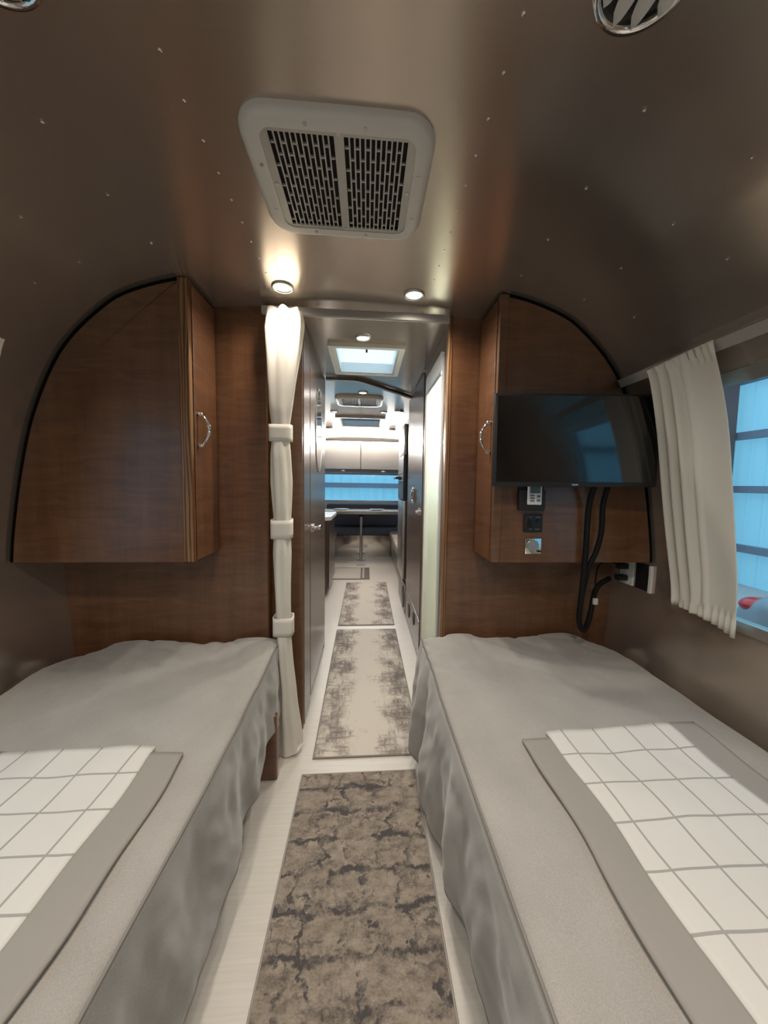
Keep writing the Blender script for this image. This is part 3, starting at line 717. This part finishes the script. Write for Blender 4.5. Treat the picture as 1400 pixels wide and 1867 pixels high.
# ------------------------------------------------------------------ rugs
def rug(x0, x1, y0, y1, material, label, bind, skew=0.0):
    t = thing('runner_rug', label, 'rug', ((x0+x1)/2, (y0+y1)/2, 0), None)
    def sheet(a0, a1, b0, b1, z0, z1):
        g = G(); g.box(a0, a1, b0, b1, z0, z1, .0012, 1)
        for v in g.bm.verts: v.co.x += skew*(v.co.y-(y0+y1)/2)
        return g
    obj('pile', sheet(x0+.006, x1-.006, y0+.006, y1-.006, .001, .0075), material, t)
    bd = [(x0, x0+.006, y0, y1), (x1-.006, x1, y0, y1), (x0+.006, x1-.006, y0, y0+.006), (x0+.006, x1-.006, y1-.006, y1)]
    for (a0, a1, b0, b1) in bd: obj('binding', sheet(a0, a1, b0, b1, .0008, .0065), bind, t)
rug(-.268, .231, -.25, 1.462, 'rug_stone', 'taupe runner rug with dark stone-block pattern between the two beds', 'binddark')
rug(-.240, .272, 1.547, 2.985, 'rug_cream', 'cream runner rug with brown distressed blotches in the corridor, the longer looking one', 'bind', -.006)
rug(-.242, .266, 3.075, 4.45, 'rug_cream', 'cream distressed runner rug farther along, next to the dark-bordered mat', 'bind')
t = thing('door_mat', 'pale door mat with a dark stepped border, beyond the runners', 'mat', (-.24, 4.93, 0))
g = G(); g.box(-.52, .055, 4.60, 5.26, .0008, .005, .001); obj('base', g, 'mat_dark', t)
g = G(); g.box(-.52, -.07, 4.635, 5.225, .0052, .0066); obj('inner_field', g, 'mat_grey', t)
g = G(); g.box(-.045, -.02, 4.66, 5.225, .0052, .0066); obj('inner_stripe', g, 'mat_grey', t)

# ------------------------------------------------------------------ curtains
def tied_curtain():
    t = thing('tied_curtain', 'white privacy curtain gathered by three bands at the left of the corridor opening', 'curtain', (-.375, 1.605, 0))
    # z, left x, right x, depth
    T = [(.008, -.410, -.285), (.10, -.408, -.292), (.25, -.395, -.312), (.33, -.392, -.318), (.45, -.400, -.330), (.56, -.405, -.337), (.62, -.408, -.340), (.70, -.409, -.338), (.82, -.414, -.338), (.95, -.417, -.336), (1.03, -.413, -.339),
         (1.065, -.412, -.340), (1.11, -.412, -.338), (1.27, -.424, -.332), (1.40, -.424, -.338), (1.455, -.420, -.341), (1.49, -.420, -.341), (1.53, -.422, -.338), (1.62, -.434, -.323), (1.72, -.440, -.306), (1.83, -.443, -.288), (1.93, -.447, -.275), (1.97, -.440, -.274), (2.012, -.432, -.285)]
    tl = [(a, b) for a, b, c in T]; tr_ = [(a, c) for a, b, c in T]
    ties = (.62, 1.065, 1.49)
    def fn(u, v):
        z = .008+v*2.004; a, b = lerp_table(tl, z), lerp_table(tr_, z)
        tight = max(max(0, 1-abs(z-q)/.10) for q in ties)
        ang = 2*math.pi*u
        wid = (b-a)/2; cx = (a+b)/2
        dep = .030+.012*(1-tight)
        k = .13*(1-.75*tight)+(.14*max(0, min(1, (z-1.6)/.3)))
        rr = 1-k*.5+k*math.sin(6*ang+1.2*math.sin(z*4)+2*z)*.5+.05*(1-tight)*math.sin(4*ang+z*6)
        x = cx+wid*rr*math.cos(ang); y = 1.598+dep*rr*math.sin(ang)
        if v > .985: z += .006*math.sin(ang*7)
        if z < .03: z += .02*max(0, math.cos(ang))
        return (x, y, z)
    g = G(); g.grid(fn, 120, 150, closed=True); obj('cloth', g, 'curtain', t, smooth=True)
    for zc_, h, a, b in ((.62, .085, -.418, -.328), (1.065, .083, -.424, -.331), (1.488, .073, -.428, -.331)):
        g = G(); cx, wd = (a+b)/2, (b-a)/2
        def fb(u, v, zc_=zc_, h=h, cx=cx, wd=wd):
            an = 2*math.pi*u; ce, se = math.cos(an), math.sin(an); p = .42
            return (cx+wd*math.copysign(abs(ce)**p, ce), 1.598+.034*math.copysign(abs(se)**p, se), zc_+(v-.5)*h+.003*math.sin(an))
        g.grid(fb, 48, 4, closed=True); obj('tie_band', g, 'curtain', t, smooth=True, solid=.003)
tied_curtain()
def window_curtain(side, label):
    sh = 0 if side > 0 else -.036; ys_top = (1.232+sh, .995+sh); ys_bot = (1.262, 1.028+sh)
    t = thing('window_curtain', label, 'curtain', (XC+side*1.2, 1.2, .8), 'white window curtains')
    def fn(u, v):
        # u from the far edge (towards the partition) to the near edge ; v bottom -> top
        z = .80+.925*v
        pull = 1.0
        yt = ys_top[0]+(ys_top[1]-ys_top[0])*u; yb = ys_bot[0]+(ys_bot[1]-ys_bot[0])*u
        y = yb+(yt-yb)*v
        belly = math.sin(math.pi*v)
        y += .03*belly*(1-u)*.6-.0*u
        s = s_of_z(z); s = s if side > 0 else 2*AT-s
        # pleats: three narrow folds at the far side, a broad flat field at the near side
        amp = (1-max(0, min(1, (u-.38)/.2)))
        pl = .016*math.cos(u*2*math.pi*5.6)*amp*(.45+.55*min(1, belly*1.6))+.008*math.sin(u*7)*(1-amp)
        pin = .022*belly
        d = .036+pl+pin+ (.006*math.sin(u*60) if v > .97 or v < .06 else 0)
        p = spt(s, y, d)
        zz = p[2]+(.02*(1-u)-.018*u*u if v < .02 else 0)+(.012*(u)-.006 if v > .98 else 0)
        return (p[0], p[1], zz)
    g = G(); g.grid(fn, 110, 50); obj('cloth', g, 'curtain', t, smooth=True, solid=.003)
    for nm, v in (('heading_seam', .945), ('hem_seam', .085)):
        g = G(); g.tube([(lambda p: (p[0]-side*.002, p[1], p[2]))(fn(i/80, v)) for i in range(81)], .0016, 5); obj(nm, g, 'curtain', t, smooth=True)
window_curtain(1, 'white gathered window curtain beside the television')
window_curtain(-1, 'white window curtain at the far left edge beside the left cabinet')

# ------------------------------------------------------------------ television and wall gear on the right cabinet
TVW, TVH = .628, .352
tv = thing('television', 'black flat television mounted in front of the right overhead cabinet', 'television', (.797, 1.305, 1.272))
def tvm(g):
    R_ = Matrix.Translation((.797, 1.305, 1.272+TVH/2)) @ Matrix.Rotation(math.radians(-4.0), 4, 'Z') @ Matrix.Rotation(math.radians(-.6), 4, 'Y')
    g.bm.transform(R_); return g
h, k = TVW/2, TVH/2
g = G(); g.box(-h, h, -.012, .012, -k, k, .004, 2); obj('bezel', tvm(g), 'black', tv, smooth='auto')
g = G(); g.box(-h+.010, h-.010, -.0135, -.0118, -k+.018, k-.010); obj('screen', tvm(g), 'screen', tv)
g = G(); g.box(-.2, .2, .012, .035, -.12, .08, .008); obj('back_housing', tvm(g), 'black', tv, smooth='auto')
g = G(); g.box(-.012, .012, -.0138, -.012, -k+.005, -k+.011); obj('logo_badge', tvm(g), 'alu', tv)
g = G(); g.box(.71, .86, 1.345, 1.358, 1.38, 1.53, .002); g.box(.765, .81, 1.345, 1.416, 1.43, 1.48, .003); g.box(.74, .84, 1.408, 1.4185, 1.37, 1.55, .002); obj('wall_bracket', g, 'black', tv)
YF = 1.42
t = thing('remote_holder', 'black remote holder under the television, on the cabinet front', 'holder', (.68, YF, 1.17))
g = G(); g.box(.627, .737, 1.392, YF-.001, 1.172, 1.255, .006, 3); g.box(.627, .737, 1.408, YF-.001, 1.255, 1.30, .003); obj('pocket', g, 'black', t, smooth='auto')
t = thing('remote_control', 'white remote control with a grey display in the black holder', 'remote', (.686, 1.387, 1.197))
g = G(); g.box(.657, .716, 1.382, 1.3915, 1.196, 1.318, .004, 3); obj('case', g, 'white', t, smooth='auto')
g = G(); g.box(.665, .708, 1.3805, 1.3822, 1.243, 1.295, .001); obj('display', g, 'lcd', t)
for (x, z, ww_) in ((.666, 1.231, .018), (.666, 1.220, .018), (.666, 1.209, .018), (.694, 1.226, .015), (.694, 1.209, .015)):
    g = G(); g.box(x, x+ww_, 1.3805, 1.3822, z, z+(.007 if ww_ > .016 else .010), .0008); obj('button', g, 'button', t)
t = thing('switch_plate', 'square black control plate between the remote holder and the chrome latch', 'switch', (.698, YF, 1.08))
g = G(); g.box(.658, .739, 1.410, YF-.001, 1.080, 1.155, .005, 3); obj('plate', g, 'black', t, smooth='auto')
g = G(); g.box(.674, .697, 1.405, 1.4105, 1.098, 1.135, .003); obj('rocker', g, mat('rocker_black', (.006, .006, .007), .3), t, smooth='auto')
g = G(); g.cyl((.717, 1.4075, 1.128), (0, 1, 0), .008, .006, 18); kn = obj('knob', g, mat('knob_black', (.006, .006, .007), .3), t, smooth='auto')
def text(name, s, size, loc, parent, material, rx=90):
    cu = bpy.data.curves.new(name, 'FONT'); cu.body = s; cu.size = size; cu.align_x = 'CENTER'; cu.align_y = 'CENTER'; cu.extrude = .0002
    o = bpy.data.objects.new(name, cu); C.objects.link(o)
    dg = bpy.context.evaluated_depsgraph_get(); me = bpy.data.meshes.new_from_object(o.evaluated_get(dg)); bpy.data.objects.remove(o)
    me.materials.append(M[material]); o = bpy.data.objects.new(name, me); C.objects.link(o); o.parent = parent
    o.location = Vector(loc)-ORG[parent.name]; o.rotation_euler = (math.radians(rx), 0, 0); return o
for nm, x0, x1, z in (('printed_mark', .682, .689, 1.141), ('printed_mark', .708, .728, 1.141), ('printed_mark', .681, .691, 1.091), ('printed_mark', .706, .727, 1.091)):
    g = G(); g.box(x0, x1, 1.4094, 1.4101, z, z+.003); obj(nm, g, 'button', t)
t = thing('chrome_latch', 'square chrome plate with a round swivel cover, lowest fitting on the cabinet front', 'latch', (.704, YF, .99))
g = G(); g.box(.669, .739, 1.414, YF-.001, .986, 1.052, .003); obj('plate', g, 'chrome', t, smooth='auto')
g = G(); g.cyl((.701, 1.410, 1.022), (0, 1, 0), .024, .008, 28); obj('round_cover', g, 'alu', t, smooth='auto')
g = G(); g.box(.722, .736, 1.408, 1.414, .994, 1.002, .002); obj('lever', g, 'black', t)
# cables
def cable(name, pts, r, label):
    n = 40; P = [Vector(p) for p in pts]; out = []
    for i in range(len(P)-1):
        p0, p1, p2, p3 = P[max(i-1, 0)], P[i], P[i+1], P[min(i+2, len(P)-1)]
        for k_ in range(10):
            t_ = k_/10; out.append(.5*((2*p1)+(-p0+p2)*t_+(2*p0-5*p1+4*p2-p3)*t_*t_+(-p0+3*p1-3*p2+p3)*t_**3))
    out.append(P[-1]); g = G(); g.tube(out, r, 10)
    return tag(obj(name, g, 'rubber', smooth=True), label, 'cable')
cable('power_cable', [(.915, 1.335, 1.30), (.921, 1.385, 1.20), (.924, 1.395, 1.02), (.922, 1.40, .85), (.928, 1.42, .70), (.972, 1.45, .635), (1.03, 1.50, .68), (1.075, 1.53, .80), (1.15, 1.545, .845)], .0115, 'long black cable looping from the television down to the bed')
cable('antenna_cable', [(.968, 1.335, 1.30), (.978, 1.38, 1.20), (.985, 1.39, 1.09), (.968, 1.393, 1.0), (.944, 1.40, .93), (.93, 1.415, .80)], .0105, 'shorter black cable joining the long one below the television')
cable('thin_cord', [(1.20, 1.55, .905), (1.12, 1.53, .93), (1.07, 1.52, .90), (1.055, 1.51, .80), (1.05, 1.50, .76)], .0035, 'thin cord with a pale tag hanging by the wall outlet')
g = G(); g.box(1.040, 1.062, 1.492, 1.504, .735, .765, .004); tag(obj('cord_tag', g, 'offwhite'), 'small pale tag at the end of the thin cord', 'tag')
def wall_plate(name, y0, y1, z0, z1, material, label, cat, off=.006):
    g = G(); slab(g, s_of_z(z0), s_of_z(z1), y0, y1, off, .0005, 3); return tag(obj(name, g, material), label, cat)
o = wall_plate('power_outlet', 1.52, 1.60, .815, .93, 'white', 'white wall outlet with two black plugs, under the right cabinet', 'outlet', .008)
for z in (.845, .90):
    g = G(); p = spt(s_of_z(z), 1.56, .03); g.box(p[0]-.024, p[0]+.022, 1.545, 1.578, z-.013, z+.013, .004); obj('plug', g, 'black', o, smooth='auto')
o = wall_plate('coax_plate', 1.425, 1.505, .815, .93, 'black', 'black wall plate between the white outlet and the window curtain', 'wall plate', .006)
g = G(); slab(g, s_of_z(.812), s_of_z(.932), 1.412, 1.424, .012, .0005, 3); obj('side_strip', g, 'white', o)

# ------------------------------------------------------------------ front lounge
def box_thing(name, label, cat, parts, loc, group=None):
    t = thing(name, label, cat, loc, group)
    for nm, dims, mt, bev in parts:
        g = G(); g.box(*dims, bev, 3); obj(nm, g, mt, t, smooth='auto')
    return t
t = thing('kitchen_counter', 'kitchen counter end with pale top and dark side, left past the closet', 'counter', (-.8, 4.3, 0))
for nm, d, mt, bev in (('cabinet_body', (-1.27, -.42, 3.86, 4.60, .08, .862), 'darkwood', .004), ('toe_kick', (-1.26, -.46, 3.90, 4.58, 0, .08), 'black', 0), ('cabinet_door', (-.42, -.405, 3.88, 4.58, .10, .85), 'darkwood', .003)):
    g = G(); g.box(*d, bev); obj(nm, g, mt, t)
g = G(); g.prism([(-1.27, 3.83), (-.46, 3.83), (-.385, 3.90), (-.385, 4.58), (-.40, 4.62), (-1.27, 4.62)], 'z', .864, .902); tag(obj('worktop', g, 'counter'), 'pale worktop with a clipped corner on the kitchen counter', 'worktop')
# dinette
box_thing('front_bench', 'dark front bench with a polished metal kick panel, behind the table', 'bench',
          [('kick_panel', (-.62, .50, 6.07, 6.09, .0, .375), 'polished', .002), ('box', (-.70, .60, 6.092, 6.55, .0, .375), 'darkwood', 0), ('seat_cushion', (-.68, .57, 6.05, 6.50, .38, .50, ), 'uph_dark', .03), ('backrest', (-.72, .61, 6.40, 6.56, .505, .90), 'uph_dark', .03)], (-.05, 6.3, 0))
box_thing('side_bench', 'taupe side bench on the right of the table, past the refrigerator', 'bench',
          [('base', (.44, 1.15, 4.42, 6.04, .0, .34), 'darkwood', .01), ('seat_cushion', (.40, 1.0, 4.40, 6.03, .345, .46), 'uph_grey', .035), ('backrest', (1.0, 1.16, 4.42, 6.03, .465, .86), 'uph_grey', .03)], (.8, 5.2, 0))
box_thing('side_bench', 'taupe side bench on the left of the table, past the counter', 'bench',
          [('base', (-1.25, -.56, 4.75, 6.04, .0, .34), 'darkwood', .01), ('seat_cushion', (-1.1, -.50, 4.73, 6.03, .345, .46), 'uph_grey', .035), ('backrest', (-1.26, -1.1, 4.75, 6.03, .465, .86), 'uph_grey', .03)], (-.9, 5.4, 0))
g = G(); g.box(.62, .78, 5.2, 5.62, .465, .80, .06, 4); o = tag(obj('cushion', g, 'pillow', smooth='auto'), 'white cushion propped on the right side bench', 'cushion')
t = thing('dining_table', 'dining table with a metal-edged top on a single pedestal leg', 'table', (-.08, 5.85, 0))
g = G(); g.prism(rrect(-.72, .60, 5.70, 6.18, .05), 'z', .785, .828); obj('tabletop', g, 'counter', t, smooth='auto')
g = G(); g.ring_prism(rrect(-.726, .606, 5.694, 6.186, .052), rrect(-.718, .598, 5.702, 6.178, .05), 'z', .778, .826); obj('edge_band', g, 'steel', t, smooth='auto')
g = G(); g.cyl((-.083, 5.82, .39), (0, 0, 1), .022, .76, 20); obj('pedestal_leg', g, 'alu', t, smooth='auto')
g = G(); g.cyl((-.083, 5.82, .755), (0, 0, 1), .045, .05, 20); obj('collar', g, 'black', t, smooth='auto')
g = G(); g.cyl((-.083, 5.82, .007), (0, 0, 1), .075, .014, 28); obj('floor_flange', g, 'alu', t, smooth='auto')
g = G(); g.cyl((-.07, 5.43, .003), (0, 0, 1), .075, .006, 28); tag(obj('floor_flange_plate', g, 'alu', smooth='auto'), 'round metal floor socket in front of the table leg', 'floor plate')
for x, lb in ((-.42, 'white disc standing in for a bright reflection at the left of the dining table'), (.18, 'white disc standing in for a bright reflection at the right of the dining table')):
    g = G(); n = 28; prf = [(0.0, .830), (.07, .830), (.08, .833), (.125, .845), (.128, .848), (.08, .838), (0.0, .835)]
    g.grid(lambda u, v: (x+lerp_table([(i/6, p[0]) for i, p in enumerate(prf)], v)*math.cos(2*math.pi*u), 5.95+lerp_table([(i/6, p[0]) for i, p in enumerate(prf)], v)*math.sin(2*math.pi*u), lerp_table([(i/6, p[1]) for i, p in enumerate(prf)], v)), n, 6, closed=True)
    tag(obj('plate', g, 'white', smooth=True), lb, 'plate')  # added white disc in place of a bright reflection on the tabletop
t = thing('front_cabinet', 'white overhead cabinet above the front window', 'cabinet', (-.05, 6.3, 1.51))
g = G(); g.box(-1.10, 1.0, 6.02, 6.58, 1.515, 1.965, .004); obj('body', g, 'trim_grey', t)  # grey behind white doors: shade of the door gaps put into the colour
for a, b in ((-.76, -.111), (-.095, .60), (.614, 1.0), (-1.10, -.774)):
    g = G(); g.box(a, b, 6.0, 6.018, 1.52, 1.96, .004); obj('door', g, 'whitecab', t, smooth='auto')
g = G(); g.box(-1.1, 1.0, 6.03, 6.10, 1.465, 1.513, .002); obj('light_rail', g, 'purlin', t)
for x in (-.40, .28):
    g = G(); g.cyl((x, 6.05, 1.495), (0, 0, 1), .05, .03, 20, .03); obj('puck_light', g, 'white', t, smooth='auto')
t = thing('cove_light', 'bright light strip along the top of the white front cabinet', 'light', (-.05, 6.05, 1.97))
g = G(); g.box(-.95, .85, 6.03, 6.06, 1.972, 1.985); obj('strip', g, 'led', t)
L = bpy.data.lights.new('cove_lamp', 'AREA'); L.shape = 'RECTANGLE'; L.size = 1.8; L.size_y = .05; L.energy = 75; L.color = (1, .98, .95)
lo = bpy.data.objects.new('cove_lamp', L); C.objects.link(lo); lo.parent = t; lo.location = (0, -.06, .03); lo.rotation_euler = (math.radians(-115), 0, 0)
# shower room lamp
t = thing('shower_lamp', 'lamp on the shower ceiling behind the frosted door', 'light', (.75, 2.05, 1.93))
g = G(); g.cyl((.75, 2.05, 1.935), (0, 0, 1), .06, .02, 28); obj('lens', g, 'lens', t, smooth='auto')
L = bpy.data.lights.new('shower_bulb', 'POINT'); L.energy = 26; L.color = (1, .97, .9); L.shadow_soft_size = .06
lo = bpy.data.objects.new('shower_bulb', L); C.objects.link(lo); lo.parent = t; lo.location = (0, 0, -.06)

# ------------------------------------------------------------------ the building outside
ZG = -.50
g = G(); g.box(-16, 16, -14, 22, ZG-.1, ZG); struct('floor_hangar', g, 'concrete')
def sheet_wall(name, axis, at, a0, a1, label, z_list, out):
    """corrugated sheet wall; axis 'x' = wall of constant x running along y"""
    t = thing(name, label, 'wall', ((at, (a0+a1)/2, ZG) if axis == 'x' else ((a0+a1)/2, at, ZG)))
    pitch = .27; n = int((a1-a0)/pitch)
    prf = [(0, 0), (.10, 0), (.115, .02), (.155, .02), (.17, 0)]
    pts = []
    for i in range(n):
        for p, d in prf: pts.append((a0+i*pitch+p, d))
    pts.append((a0+n*pitch, 0))
    g = G()
    zs_ = [ZG]+z_list+[ZG+6.5]
    for (z0, z1) in zip(zs_, zs_[1:]):
        g = G(); m_ = len(pts)
        g.grid(lambda u, v: ((at+out*pts[round(u*(m_-1))][1], pts[round(u*(m_-1))][0], z0+(z1-z0)*v) if axis == 'x' else (pts[round(u*(m_-1))][0], at+out*pts[round(u*(m_-1))][1], z0+(z1-z0)*v)), m_-1, 1)
        obj('sheet', g, 'sheet', t)
    for z in z_list:
        g = G()
        if axis == 'x': g.box(*sorted((at-out*.16, at-out*.02)), a0, a1, z-.065, z+.065)
        else: g.box(a0, a1, *sorted((at-out*.16, at-out*.02)), z-.075, z+.075)
        obj('purlin', g, 'purlin', t)
    return t
PZ = [.19, 1.28, 2.27, 3.3, 4.35]
sheet_wall('hangar_wall', 'x', 7.05, -9, 15, 'pale blue corrugated hangar wall with dark purlins outside the right window', PZ, 1)
sheet_wall('hangar_wall', 'x', -7.5, -9, 15, 'pale blue corrugated hangar wall on the side of the left bed', PZ, -1)
sheet_wall('hangar_wall', 'y', 11.0, -7.4, 7, 'blue corrugated hangar wall seen through the front window over the table', [1.225, 3.3, 4.8], 1)
sheet_wall('hangar_wall', 'y', -7.0, -7.4, 7, 'corrugated hangar wall behind the viewer', PZ, -1)
g = G(); g.box(6.55, 6.86, 6.12, 6.62, ZG, 6.0, .01); tag(obj('steel_column', g, 'column'), 'brown steel column against the hangar wall outside the right window', 'column')
# parked car whose rear corner shows low in the window
t = thing('parked_car', 'grey parked car with a red tail light, low outside the right window', 'car', (4.0, 1.2, ZG))
sec = [(-2.35, .30, .52, .80), (-2.25, .28, .60, .86), (-1.3, .25, .92, .90), (-.6, .25, 1.02, .92), (.6, .25, 1.05, .92), (1.3, .26, 1.04, .90), (1.95, .28, .98, .86), (2.2, .32, .82, .80)]
g = G()
def carfn(u, v):
    i = u*(len(sec)-1); a = min(int(i), len(sec)-2); f_ = i-a
    y, z0, z1, hw = [sec[a][k_]+(sec[a+1][k_]-sec[a][k_])*f_ for k_ in range(4)]
    an = 2*math.pi*v; ca, sa_ = math.cos(an), math.sin(an); p = .38
    return (4.0+hw*math.copysign(abs(ca)**p, ca), .55+y, ZG+(z0+z1)/2+(z1-z0)/2*math.copysign(abs(sa_)**p, sa_))
g.grid(carfn, 42, 40)
obj('body', g, 'carpaint', t, smooth=True)
sec2 = [(-1.25, .90, .92, .60), (-.35, .95, 1.44, .66), (.6, 1.0, 1.47, .68), (1.3, 1.0, 1.40, .66), (1.9, .95, 1.0, .62)]
def cabfn(u, v):
    i = u*(len(sec2)-1); a = min(int(i), len(sec2)-2); f_ = i-a
    y, z0, z1, hw = [sec2[a][k_]+(sec2[a+1][k_]-sec2[a][k_])*f_ for k_ in range(4)]
    an = 2*math.pi*v; ca, sa_ = math.cos(an), math.sin(an); p = .45
    return (4.0+hw*math.copysign(abs(ca)**p, ca), .40+y, ZG+(z0+z1)/2+(z1-z0)/2*math.copysign(abs(sa_)**p, sa_))
g = G(); g.grid(cabfn, 32, 36); obj('cabin_glass', g, 'carglass', t, smooth=True)
for y in (-.9, 1.95):
    for x in (3.14, 4.86):
        g = G(); g.cyl((x, y, ZG+.32), (1, 0, 0), .32, .2, 28); obj('wheel', g, 'tyre', t, smooth='auto')
for x in (3.32, 4.68):
    g = G(); g.sph((x, 2.66, ZG+.80), .12, (1.25, .9, .55), 20, 12); obj('tail_light', g, 'red', t, smooth=True)
